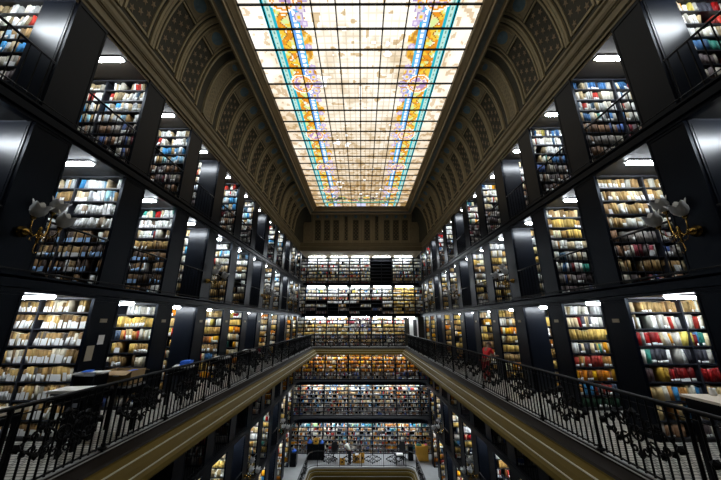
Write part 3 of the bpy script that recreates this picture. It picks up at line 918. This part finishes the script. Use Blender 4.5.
wr_ = empty('well_railing', (0, 0, zg*B))
tag(wr_, 'black iron railing with diamond ornaments around the ground storey well', 'railing')
pth = offs(pg, .95)
mb = MB(); mb.tube(pth, .026, 8); mb.build('handrail', 'railtop', wr_, smooth=True)
mb = MB(); mb.tube(offs(pg, .12), .014, 6); mb.build('bottom_rail', 'iron', wr_)
mb = MB(); mb.tube([(0, 0, .03), (0, 0, .95)], .018, 6); wp0 = mb.build('post', 'iron', wr_)
st1, st2 = [True], [True]
wo0 = orn0.copy(); wo0.parent = wr_; C.objects.link(wo0)
for i in range(5):
    x = -GX+.12+(2*GX-.24)/4*i
    add_child(wp0, st1, (x*B, GY*B, 0))
    if i < 4: add_child(wo0, st2, ((x+(2*GX-.24)/8)*B, GY*B, .5), PI/2)
for xx in (-GX, GX):
    for y in (3.9, 4.17, 4.44): add_child(wp0, st1, (xx*B, y*B, 0))
    for y in (4.03, 4.30): add_child(wo0, st2, (xx*B, y*B, .5))
mb = MB()
x = -GX+.12
while x < GX-.12:
    mb.tube([(x*B, GY*B, .12), (x*B, GY*B, .95)], .004, 4, caps=False); x += .03
for xx in (-GX, GX):
    y = 3.7
    while y < GY-.1: mb.tube([(xx*B, y*B, .12), (xx*B, y*B, .95)], .008, 4, caps=False); y += .03
tag(mb.build('balusters', 'iron', wr_), kind='stuff')

# railings closing the aisle mouths on the galleries without a walkway
def make_aisle_rail():
    r = empty('aisle_railing'); g0 = (.3476-T)*B; hr = .185*B
    mb = MB(); mb.tube([(0, .012, hr), (0, g0-.02, hr)], .020, 6); mb.build('handrail', 'railtop', r, smooth=True)
    mb = MB(); mb.tube([(0, .012, .10), (0, g0-.02, .10)], .012, 5)
    n = 8
    for i in range(n): 
        y = g0*(i+.5)/n; mb.tube([(0, y, .03), (0, y, hr)], .009, 5, caps=False)
    mb.build('railing_grille', 'iron', r)
    return r
ar0 = None
for j, k in VIS:
    if j in (1, -2): continue
    for s, b, nm in SIDES:
        if ar0 is None: ar0 = make_aisle_rail(); o = ar0
        else: o = copy_tree(ar0)
        y = (YK[k]-.3476+T)*B
        o.location = (s*(b+.002)*B, y, ZF(j)*B)
        tag(o, 'thin black railing across the aisle before the %s stack, %s side, %s' % (ORD[k], nm, GAL[j]), 'railing', 'railings across the gallery aisles')

# ------------------------------------------------------------------ wall sconces
def make_sconce(mi_=1):
    r = empty('wall_sconce')         # local +x points out from the wall
    mb = MB(); mb.lathe([(.0, .0), (.085, .0), (.085, .012), (.06, .03), (.065, .05), (.04, .085), (.0, .10)], n=18, axis='x'); mb.build('wall_plate', 'brass', r, smooth=True)
    mb = MB()
    hub = Vector((.26, 0, .02))
    mb.tube([(.08, 0, 0), (.15, 0, -.05), (.22, 0, -.05), hub], .013, 7)
    mb.lathe([(.0, -.20), (.018, -.18), (.010, -.12), (.030, -.08), (.034, -.04), (.016, .0), (.026, .03), (.0, .06)], c=tuple(hub), n=10)
    ends = []
    for a, l, zz_ in ((.28*mi_, .22, .07), (2.1*mi_, .22, .36), (-1.6*mi_, .13, .17)):
        e = hub+Vector((math.cos(a)*l, math.sin(a)*l, zz_))
        m1 = hub+Vector((math.cos(a)*l*.45, math.sin(a)*l*.45, -.10)); m2 = hub+Vector((math.cos(a)*l*.95, math.sin(a)*l*.95, -.06+zz_*.3))
        mb.tube([hub, (hub+m1)/2+Vector((0, 0, -.02)), m1, (m1+m2)/2+Vector((0, 0, -.02)), m2, e], .010, 6); ends.append((e, a))
        mb.tube([tuple(p[0:3]) for p in [(m1.x+.04*math.cos(t), m1.y+.02*math.sin(t), m1.z-.03+.04*math.sin(t)) for t in [q*.6 for q in range(9)]]], .005, 4)
        mb.lathe([(.0, -.05), (.028, -.04), (.036, .0), (.02, .02)], c=tuple(e), n=10)
    mb.tube([hub+Vector((0, 0, -.16)), hub+Vector((-.02, 0, -.30)), hub+Vector((.02, 0, -.36)), hub+Vector((.05, 0, -.33))], .006, 5)
    mb.build('arm', 'brass', r, smooth=True)
    for e, a in ends:
        mb = MB(); mb.lathe([(.022, .0), (.05, .015), (.085, .06), (.098, .11), (.092, .15), (.112, .195), (.108, .196), (.086, .15), (.080, .06), (.03, .02)], n=30, wave=0)
        # scalloped rim
        nn = 30
        for i in (5, 6):
            for q in range(nn):
                ang = 2*PI*q/nn; v = mb.v[i*nn+q]; k_ = 1+.16*math.cos(5*ang)
                mb.v[i*nn+q] = (v[0]*k_, v[1]*k_, v[2]+.03*math.cos(5*ang))
        o = mb.build('glass_shade', 'glass_shade', r, smooth=True); o.location = e; o.rotation_euler = (0, .42, 0)
    return r
sc0 = {-1: None, 1: None}
for j in (2, -1):
    for k in (0, 3, 6, 9):
        if j == -1 and k < 6: continue
        for s, b, nm in SIDES:
            if sc0[s] is None: sc0[s] = make_sconce(-s); o = sc0[s]
            else: o = copy_tree(sc0[s])
            o.location = (s*(b-.004)*B, (YK[k]+T/2)*B, (ZF(j)+.130)*B); o.rotation_euler = (0, 0, 0 if s < 0 else PI)
            tag(o, 'brass sconce with three tulip glass shades, %s %s stack end, %s' % (ORD[k], nm, GAL[j]), 'wall lamp', 'brass sconces on the stack ends')

# ------------------------------------------------------------------ furniture on the main gallery
def make_table(w, d, h, top='cream', lip=.03):
    r = empty('table'); mb = MB(); mb.box(-w/2, w/2, -d/2, d/2, h-lip, h); mb.build('tabletop', top, r)
    mb = MB(); mb.box(-w/2+.03, w/2-.03, -d/2+.03, d/2-.03, h-lip-.12, h-lip-.001); mb.build('apron', 'black', r)
    for sx in (-1, 1):
        for sy in (-1, 1):
            mb = MB(); x, y = sx*(w/2-.06), sy*(d/2-.06); mb.box(x-.022, x+.022, y-.022, y+.022, 0, h-lip-.002); mb.build('table_leg', 'black', r)
    return r
def place(o, x, y, z, rz=0): o.location = (x*B, y*B, z*B); o.rotation_euler = (0, 0, rz); return o
t = place(make_table(.42, 1.0, .88, 'cream'), -.875, .70, ZF(1)); tag(t, 'narrow table with pale top by the railing, bottom left of the main gallery', 'table')
t = place(make_table(.50, .95, 1.02, 'cream'), .857, .715, ZF(1), -.05); tag(t, 'dark table with bare cream top by the right railing, main gallery', 'table')
mb = MB(); mb.lathe([(.0, 0), (.03, 0), (.035, .02), (.028, .06), (.035, .08), (.0, .082)], n=14); o = mb.build('mug', 'paper', smooth=True)
o.location = (.88*B, .795*B, (ZF(1))*B+1.021); tag(o, 'small white mug on the cream topped table at right', 'mug')
# tall book trolley covered with papers
def make_trolley(w, d, h):
    r = empty('book_trolley')
    for i, z in enumerate((.15, .55, h-.02)):
        mb = MB(); mb.box(-w/2, w/2, -d/2, d/2, z, z+.02); mb.box(-w/2, w/2, -d/2, -d/2+.012, z+.02, z+.06); mb.build('shelf', 'shelf_grey' if i else 'shelf', r)
    for sx in (-1, 1):
        mb = MB(); mb.box(sx*w/2, sx*(w/2-.02), -d/2, d/2, .12, h); mb.build('side_panel', 'black', r)
    for sx in (-1, 1):
        for sy in (-1, 1):
            mb = MB(); mb.lathe([(.0, -.015), (.045, -.015), (.05, 0), (.045, .015), (.0, .015)], n=12, axis='x'); q = mb.build('wheel', 'black', r); q.location = (sx*(w/2-.06), sy*(d/2-.05), .05)
            mb = MB(); mb.box(-.012, .012, -.012, .012, 0, .10); q2 = mb.build('caster_fork', 'shelf_grey', r); q2.location = (sx*(w/2-.06), sy*(d/2-.05), .05)
    return r
t = place(make_trolley(.36, .28, 1.04), -.935, 1.075, ZF(1)); tag(t, 'dark book trolley strewn with white papers, left railing of main gallery', 'trolley')
def sheet_stack(name, w, d, h, m, loc, rz, label, cat='papers'):
    mb = MB(); n = 5
    for i in range(n):
        dx, dy = random.uniform(-.02, .02), random.uniform(-.02, .02); mb.box(-w/2+dx, w/2+dx, -d/2+dy, d/2+dy, h*i/n, h*(i+1)/n)
    o = mb.build(name, m); o.location = loc; o.rotation_euler = (0, 0, rz); return tag(o, label, cat)
zt = ZF(1)*B
sheet_stack('paper_stack', .42, .24, .03, 'paper', (-.935*B, 1.075*B, zt+1.042), .2, 'loose pile of white papers on top of the left book trolley')
sheet_stack('blue_folder', .12, .16, .015, 'bluepaper', (-.95*B, 1.075*B, zt+1.073), .5, 'blue folder on the white papers of the left trolley', 'folder')
t = place(make_table(.34, .34, .86, 'black'), -.905, .985, ZF(1)); tag(t, 'small black stand with white papers in front of the left book trolley', 'stand'); t.name = 'paper_stand'
sheet_stack('paper_stack', .46, .34, .04, 'paper', (-.905*B, .985*B, zt+.862), .1, 'spread white papers on the small black stand before the trolley')
# cardboard box on a low table
t = place(make_table(.60, .42, .79, 'shelf_grey'), -.895, 1.165, ZF(1)); tag(t, 'small grey table carrying a cardboard box, left main gallery', 'table')
bxo = empty('cardboard_box', (-.895*B, 1.165*B, zt+.792))
tag(bxo, 'open cardboard box on the small grey table, left main gallery', 'box')
mb = MB(); w, d, h = .56, .34, .25
mb.box(-w/2, w/2, -d/2, -d/2+.008, 0, h); mb.box(-w/2, w/2, d/2-.008, d/2, 0, h); mb.box(-w/2, -w/2+.008, -d/2+.008, d/2-.008, 0, h); mb.box(w/2-.008, w/2, -d/2+.008, d/2-.008, 0, h); mb.box(-w/2+.008, w/2-.008, -d/2+.008, d/2-.008, 0, .01)
mb.build('box_body', 'card', bxo)
for sy in (-1, 1):
    mb = MB(); mb.quad([(-w/2, sy*d/2, h), (w/2, sy*d/2, h), (w/2, sy*(d/2+.14), h-.05), (-w/2, sy*(d/2+.14), h-.05)]); mb.quad([(-w/2, sy*d/2, h-.006), (w/2, sy*d/2, h-.006), (w/2, sy*(d/2+.14), h-.056), (-w/2, sy*(d/2+.14), h-.056)]); mb.build('flap', 'card', bxo)
mb = MB(); mb.box(-.05, .06, -d/2-.003, -d/2, .15, .20); mb.build('sticker', 'paper', bxo)['label'] = 'white sticker'
for i in range(3):
    mb = MB(); mb.box(-.10, .10, -.13, .13, 0, .05); o = mb.build('book', ['paper', 'tanpaper', 'bluepaper'][i]); o.location = ((-.925+.04*i)*B, 1.2*B, zt+.735)
    o.rotation_euler = (0, 0, .2*i-.2)
    o.location = (-.895*B-.16+.16*i, 1.165*B, zt+.804)
    o.rotation_euler = (0, 0, 0); o.scale = (.7, 1, 3.4+.5*i)
    tag(o, ['white', 'tan', 'blue'][i]+' volume standing in the open cardboard box, left gallery', 'book', 'books in the cardboard box')
# tables further along
for (x, y, lb, its) in ((-.88, 1.93, 'low dark table with white sheets beside the third left stack', 1), (-.88, 2.38, 'low dark table with a long white sheet beside the fourth left stack', 2), (-.90, 1.56, 'small dark table stacked with folders near the third left stack', 3)):
    t = place(make_table(.5, .8 if its == 2 else .55, .80, 'black'), x, y, ZF(1)); tag(t, lb, 'table')
    sheet_stack('paper_stack', .40, .65 if its == 2 else .36, .05, 'paper', (x*B, y*B, zt+.802), .1*its, ['white sheets on the table by the third left stack', 'long white sheet stack on the table by the fourth left stack', 'white folders on the small table near the third left stack'][its-1])
sheet_stack('folder', .22, .26, .10, 'bluepaper', (-.90*B+.03, 1.57*B, zt+.853), .2, 'blue file box on the white folders near the third left stack', 'folder')
# notices taped on the second left stack end
for i, (dy, dz, w, h, m, lb) in enumerate(((.30, .315, .13, .17, 'paper', 'white paper notice taped to the second left stack end'), (.12, .27, .15, .26, 'tanpaper', 'tan paper notice taped to the second left stack end'))):
    o = bx('notice', m, -.002, .002, -w/2, w/2, -h/2, h/2); o.location = (-BL*B+.0145, YK[1]*B+dy+.03, (ZF(1)+dz)*B); tag(o, lb, 'notice')
# clothing helper and people ------------------------------------------------
def skin_mesh(name, joints, edges, m, parent, sub=2):
    me = bpy.data.meshes.new(name); me.from_pydata([j[:3] for j in joints], edges, [])
    me.materials.append(M[m]); o = bpy.data.objects.new(name, me); C.objects.link(o); o.parent = parent
    mo = o.modifiers.new('skin', 'SKIN')
    sv = me.skin_vertices[0].data
    for i, j in enumerate(joints):
        sv[i].radius = (j[3], j[4] if len(j) > 4 else j[3])
    sv[0].use_root = True
    mo.use_smooth_shade = True
    s = o.modifiers.new('sub', 'SUBSURF'); s.levels = sub; s.render_levels = sub
    return o
def person(loc, rz, S_, lean, top, bottom, hair, label, arms, skin='skin'):
    r = empty('person', loc, rz); r.scale = (S_, S_, S_); tag(r, label, 'person')
    c, s = math.cos(lean), math.sin(lean)
    def up(x, y, z):   # lean everything above the hips forward (+y)
        zz_ = z-.92; return (x, y*c+zz_*s, .92+zz_*c-y*s)
    J, E = [], []
    def add(p, rad, prev=None, r2=None):
        J.append((*p, rad, r2 or rad)); 
        if prev is not None: E.append((prev, len(J)-1))
        return len(J)-1
    pel = add((0, 0, .92), .125, None, .10)
    sp = add(up(0, 0, 1.10), .115, pel, .09); ch = add(up(0, 0, 1.32), .14, sp, .10); nk = add(up(0, 0, 1.47), .052, ch); hd = add(up(0, .02, 1.60), .078, nk, .095); ht = add(up(0, .02, 1.68), .07, hd, .085)
    for i, sx in enumerate((-1, 1)):
        hp = add((sx*.09, 0, .86), .088, pel); kn = add((sx*.10, .03, .48), .058, hp); an = add((sx*.10, -.01, .09), .038, kn)
        toe = add((sx*.11, .13, .035), .032, an)
        sh = add(up(sx*.17, 0, 1.40), .058, ch); el, wr1, hn = arms[i]
        e = add(up(*el), .043, sh); w = add(up(*wr1), .030, e); hh = add(up(*hn), .033, w)
        # fingers and thumb
        d = Vector(up(*hn))-Vector(up(*wr1)); d.normalize(); side = d.cross(Vector((0, 0, 1)))
        if side.length < .1: side = Vector((1, 0, 0))
        side.normalize(); dn = Vector((0, 0, -1))
        base = Vector(up(*hn))
        for q, ln in enumerate((.062, .072, .068, .052)):
            p0 = base+side*(q-1.5)*.019+d*.03; a = add(tuple(p0), .0105, hh); b2 = add(tuple(p0+d*ln*.6+dn*.008), .009, a); add(tuple(p0+d*ln+dn*.03), .008, b2)
        p0 = base-side*.036; a = add(tuple(p0), .012, hh); add(tuple(p0-side*.02+d*.045), .009, a)
    skin_mesh('body', J, E, skin, r)
    # shirt
    J, E = [], []
    a0 = add((0, 0, .90), .150, None, .125); a1 = add(up(0, 0, 1.10), .140, a0, .112); a2 = add(up(0, 0, 1.32), .165, a1, .122); add(up(0, 0, 1.43), .075, a2)
    for i, sx in enumerate((-1, 1)):
        sh = add(up(sx*.17, 0, 1.395), .076, a2); el = arms[i][0]; e0 = Vector(up(sx*.17, 0, 1.395)).lerp(Vector(up(*el)), .7); add(tuple(e0), .062, sh)
    skin_mesh('shirt', J, E, top, r)
    J, E = [], []
    a0 = add((0, 0, .93), .145, None, .12)
    for sx in (-1, 1):
        hp = add((sx*.09, 0, .84), .105, a0); kn = add((sx*.10, .03, .48), .075, hp); add((sx*.10, 0, .12), .062, kn)
    skin_mesh('trousers', J, E, bottom, r)
    # head details
    hc = Vector(up(0, .02, 1.63))
    mb = MB(); prof = [(.0, .105), (.05, .098), (.085, .07), (.104, .02), (.102, -.03), (.085, -.06)]
    mb.lathe(prof, n=14); o = mb.build('hair', hair, r, smooth=True); o.location = hc+Vector((0, -.018, .012)); o.rotation_euler = (-lean-.35, 0, 0)
    mb = MB(); mb.lathe([(.0, -.015), (.012, 0), (.0, .03)], n=8); o = mb.build('nose', skin, r, smooth=True); o.location = Vector(up(0, .125, 1.615)); o.rotation_euler = (-lean, 0, 0)
    for sx in (-1, 1):
        mb = MB(); mb.lathe([(.0, -.010), (.010, 0), (.0, .010)], n=8); o = mb.build('eye', 'darkcloth', r); o.location = Vector(up(sx*.032, .112, 1.645))
        mb = MB(); mb.lathe([(.0, -.03), (.014, -.015), (.018, .01), (.0, .03)], n=8); o = mb.build('ear', skin, r, smooth=True); o.location = Vector(up(sx*.085, .02, 1.625))
    mb = MB(); mb.box(-.025, .025, -.004, .004, -.004, .004); o = mb.build('mouth', 'darkred', r); o.location = Vector(up(0, .112, 1.573)); o.rotation_euler = (-lean, 0, 0)
    for sx in (-1, 1):
        mb = MB(); mb.tube([(sx*.10, -.05, .035), (sx*.105, .03, .05), (sx*.11, .14, .035), (sx*.112, .18, .03)], [.035, .045, .042, .02], 8); mb.build('shoe', 'darkcloth', r, smooth=True)
    return r
person((.815*B, 2.03*B, ZF(1)*B), math.radians(-60), .77, .55, 'redcloth', 'darkred', 'hair', 'person in a red shirt leaning towards the shelves of the right main gallery',
       [((-.22, .20, 1.22), (-.16, .42, 1.30), (-.14, .50, 1.33)), ((.24, .18, 1.20), (.18, .40, 1.34), (.16, .48, 1.38))])
person((-.165*B, 4.655*B, ZF(-2)*B), math.radians(65), .90, .80, 'whitecloth', 'darkcloth', 'hair2', 'person in a white shirt bending over yellow crates on the ground storey',
       [((-.24, .10, 1.16), (-.20, .26, .98), (-.19, .32, .91)), ((.24, .10, 1.16), (.20, .26, .98), (.19, .32, .91))])
# ------------------------------------------------------------------ ground storey furniture
zg5 = ZF(-2)*B
def crate(x, y, z, w, d, h, m, label, cat='crate', rz=0, nm='crate'):
    r = empty(nm, (x*B, y*B, z), rz); tag(r, label, cat)
    mb = MB(); t_ = .02
    mb.box(-w/2, w/2, -d/2, -d/2+t_, 0, h); mb.box(-w/2, w/2, d/2-t_, d/2, 0, h); mb.box(-w/2, -w/2+t_, -d/2+t_, d/2-t_, 0, h); mb.box(w/2-t_, w/2, -d/2+t_, d/2-t_, 0, h); mb.box(-w/2+t_, w/2-t_, -d/2+t_, d/2-t_, 0, .02)
    mb.build('crate_body', m, r)
    mb = MB()
    for i in range(3): mb.box(-w/2-.006, w/2+.006, -d/2-.012, -d/2-.001, h*(.2+.3*i), h*(.28+.3*i))
    mb.build('ridge', m, r)
    mb = MB(); mb.box(-w*.16, w*.16, -d/2-.016, -d/2-.012, h*.45, h*.75); mb.build('front_emblem', 'darkcloth', r)
    return r
def cabinet(x, y, w, d, h, label, m='black', n=3, dm='black'):
    r = empty('cabinet', (x*B, y*B, zg5)); tag(r, label, 'cabinet')
    mb = MB(); mb.box(-w/2, w/2, -d/2, d/2, .04, h-.02); mb.build('cabinet_body', m, r)
    mb = MB(); mb.box(-w/2-.015, w/2+.015, -d/2-.015, d/2+.015, h-.02, h); mb.build('top_panel', m, r)
    for i in range(n):
        a = -w/2+w/n*i+.01; mb = MB(); mb.box(a, a+w/n-.02, -d/2-.012, -d/2-.0005, .08, h-.06); dd = mb.build('door', dm, r)
        mb = MB(); mb.box(a+w/n-.06, a+w/n-.045, -d/2-.025, -d/2-.012, h*.45, h*.6); mb.build('door_handle', 'brass', dd)
    return r
cabinet(-.66, 4.80, 1.25, .45, 1.02, 'long dark cabinet beneath blue bags at the left of the ground storey')
cabinet(-.935, 4.60, .42, .5, .82, 'narrow dark cabinet in the left corner of the ground storey', n=1)
crate(-.66, 4.78, zg5+1.022, .34, .3, .30, 'yellow', 'yellow crate on the long dark cabinet, ground storey left')
def bag(x, y, z, s, label, rz=0):
    mb = MB(); N_ = 10
    mb.lathe([(.0, 0), (.15, .0), (.19, .05), (.17, .12), (.09, .17), (.05, .20), (.08, .24), (.0, .23)], n=N_)
    for i in range(len(mb.v)):
        v = mb.v[i]; f = 1+.18*math.sin(i*2.3); mb.v[i] = (v[0]*f, v[1]*.7*f, v[2])
    o = mb.build('plastic_bag', 'bluepaper', smooth=True); o.location = (x*B, y*B, z); o.scale = (s, s, s); o.rotation_euler = (0, 0, rz); tag(o, label, 'bag')
bag(-.752, 4.78, zg5+1.022, .95, 'crumpled blue bag left of the yellow crate on the cabinet')
bag(-.575, 4.78, zg5+1.022, .85, 'crumpled blue bag right of the yellow crate on the cabinet', 1)
bag(-.66, 4.78, zg5+1.06, .72, 'crumpled blue bag stuffed in the yellow crate', 2)
bag(-.935, 4.60, zg5+.822, .8, 'crumpled blue bag on the narrow corner cabinet', .6)
# office chair silhouette beside the cabinet
def chair(x, y, rz, label):
    r = empty('office_chair', (x*B, y*B, zg5), rz); tag(r, label, 'chair')
    mb = MB(); mb.box(-.24, .24, -.24, .24, .44, .52); mb.build('seat', 'darkcloth', r)
    mb = MB()
    for i in range(6):
        z0, z1 = .58+.1*i, .68+.1*i; w0 = .23-.02*max(0, i-3); mb.box(-w0, w0, -.27+.01*i, -.21+.01*i, z0, z1)
    mb.build('backrest', 'darkcloth', r)
    mb = MB(); mb.tube([(0, 0, .10), (0, 0, .44)], .03, 8); mb.tube([(0, -.2, .48), (0, -.29, .5), (0, -.29, .7)], .02, 6); mb.build('pedestal', 'iron', r)
    for i in range(5):
        a = 2*PI*i/5; mb = MB(); mb.tube([(0, 0, .12), (.28*math.cos(a), .28*math.sin(a), .06), (.28*math.cos(a), .28*math.sin(a), .0)], .02, 6); mb.build('chair_leg', 'iron', r)
chair(-.40, 4.78, .3, 'black office chair beside the long dark cabinet, ground storey')
chair(.60, 4.80, -.4, 'black office chair on the right of the ground storey')
cabinet(.86, 4.76, .85, .4, .95, 'yellow wooden cabinet with three doors, ground storey right corner', 'yellow', 3, 'yellow')
cabinet(.70, 4.78, .35, .4, .90, 'dark cabinet left of the yellow cabinet, ground storey right', n=1)
sheet_stack('green_folder', .35, .3, .04, mat('dark_green_card', (.02, .12, .06), .7), (.82*B, 4.76*B, zg5+.952), 0, 'dark green folder on the yellow cabinet', 'folder')
sheet_stack('pink_folder', .14, .16, .08, mat('pink_card', (.8, .15, .30), .7), (.92*B, 4.76*B, zg5+.952), 0, 'pink box on the yellow cabinet', 'box')
t = empty('printer_table', (.53*B, 4.66*B, zg5)); t.name = 'side_table'
tag(t, 'low dark side table with a white tray by the well railing, right', 'table')
mb = MB(); mb.box(-.3, .3, -.2, .2, .5, .54); mb.build('tabletop', 'black', t)
for sx in (-1, 1):
    mb = MB(); mb.box(sx*.26-.02, sx*.26+.02, -.18, .18, 0, .5); mb.build('side_panel', 'black', t)
sheet_stack('paper_tray', .42, .28, .08, 'paper', (.53*B, 4.66*B, zg5+.542), 0, 'white paper tray on the low side table', 'tray')
crate(-.075, 4.72, zg5+.0, .5, .34, .42, 'yellow', 'large yellow crate right of the bending person, ground storey')
crate(.01, 4.72, zg5+.0, .28, .34, .50, 'yellow', 'tall yellow crate beside the large one, ground storey')
crate(-.27, 4.66, zg5+.0, .36, .3, .30, 'yellow', 'small yellow crate left of the bending person, ground storey')
sheet_stack('paper_stack', .22, .2, .06, 'paper', (-.07*B, 4.72*B, zg5+.421), 0, 'white papers lying across the large yellow crate')

# ------------------------------------------------------------------ world and colour
w = bpy.data.worlds.new('world'); sc.world = w; w.use_nodes = True
w.node_tree.nodes['Background'].inputs['Color'].default_value = (.02, .022, .03, 1)
w.node_tree.nodes['Background'].inputs['Strength'].default_value = .2
vs = sc.view_settings; vs.view_transform = 'Standard'; vs.look = 'None'; vs.gamma = 1; vs.exposure = 0.0
vs.use_curve_mapping = False
sc.cycles.use_denoising = True
sc.cycles.max_bounces = 6; sc.cycles.diffuse_bounces = 3; sc.cycles.glossy_bounces = 3
sc.cycles.use_light_tree = True
sc.cycles.use_adaptive_sampling = False
sc.cycles.sample_clamp_indirect = 4
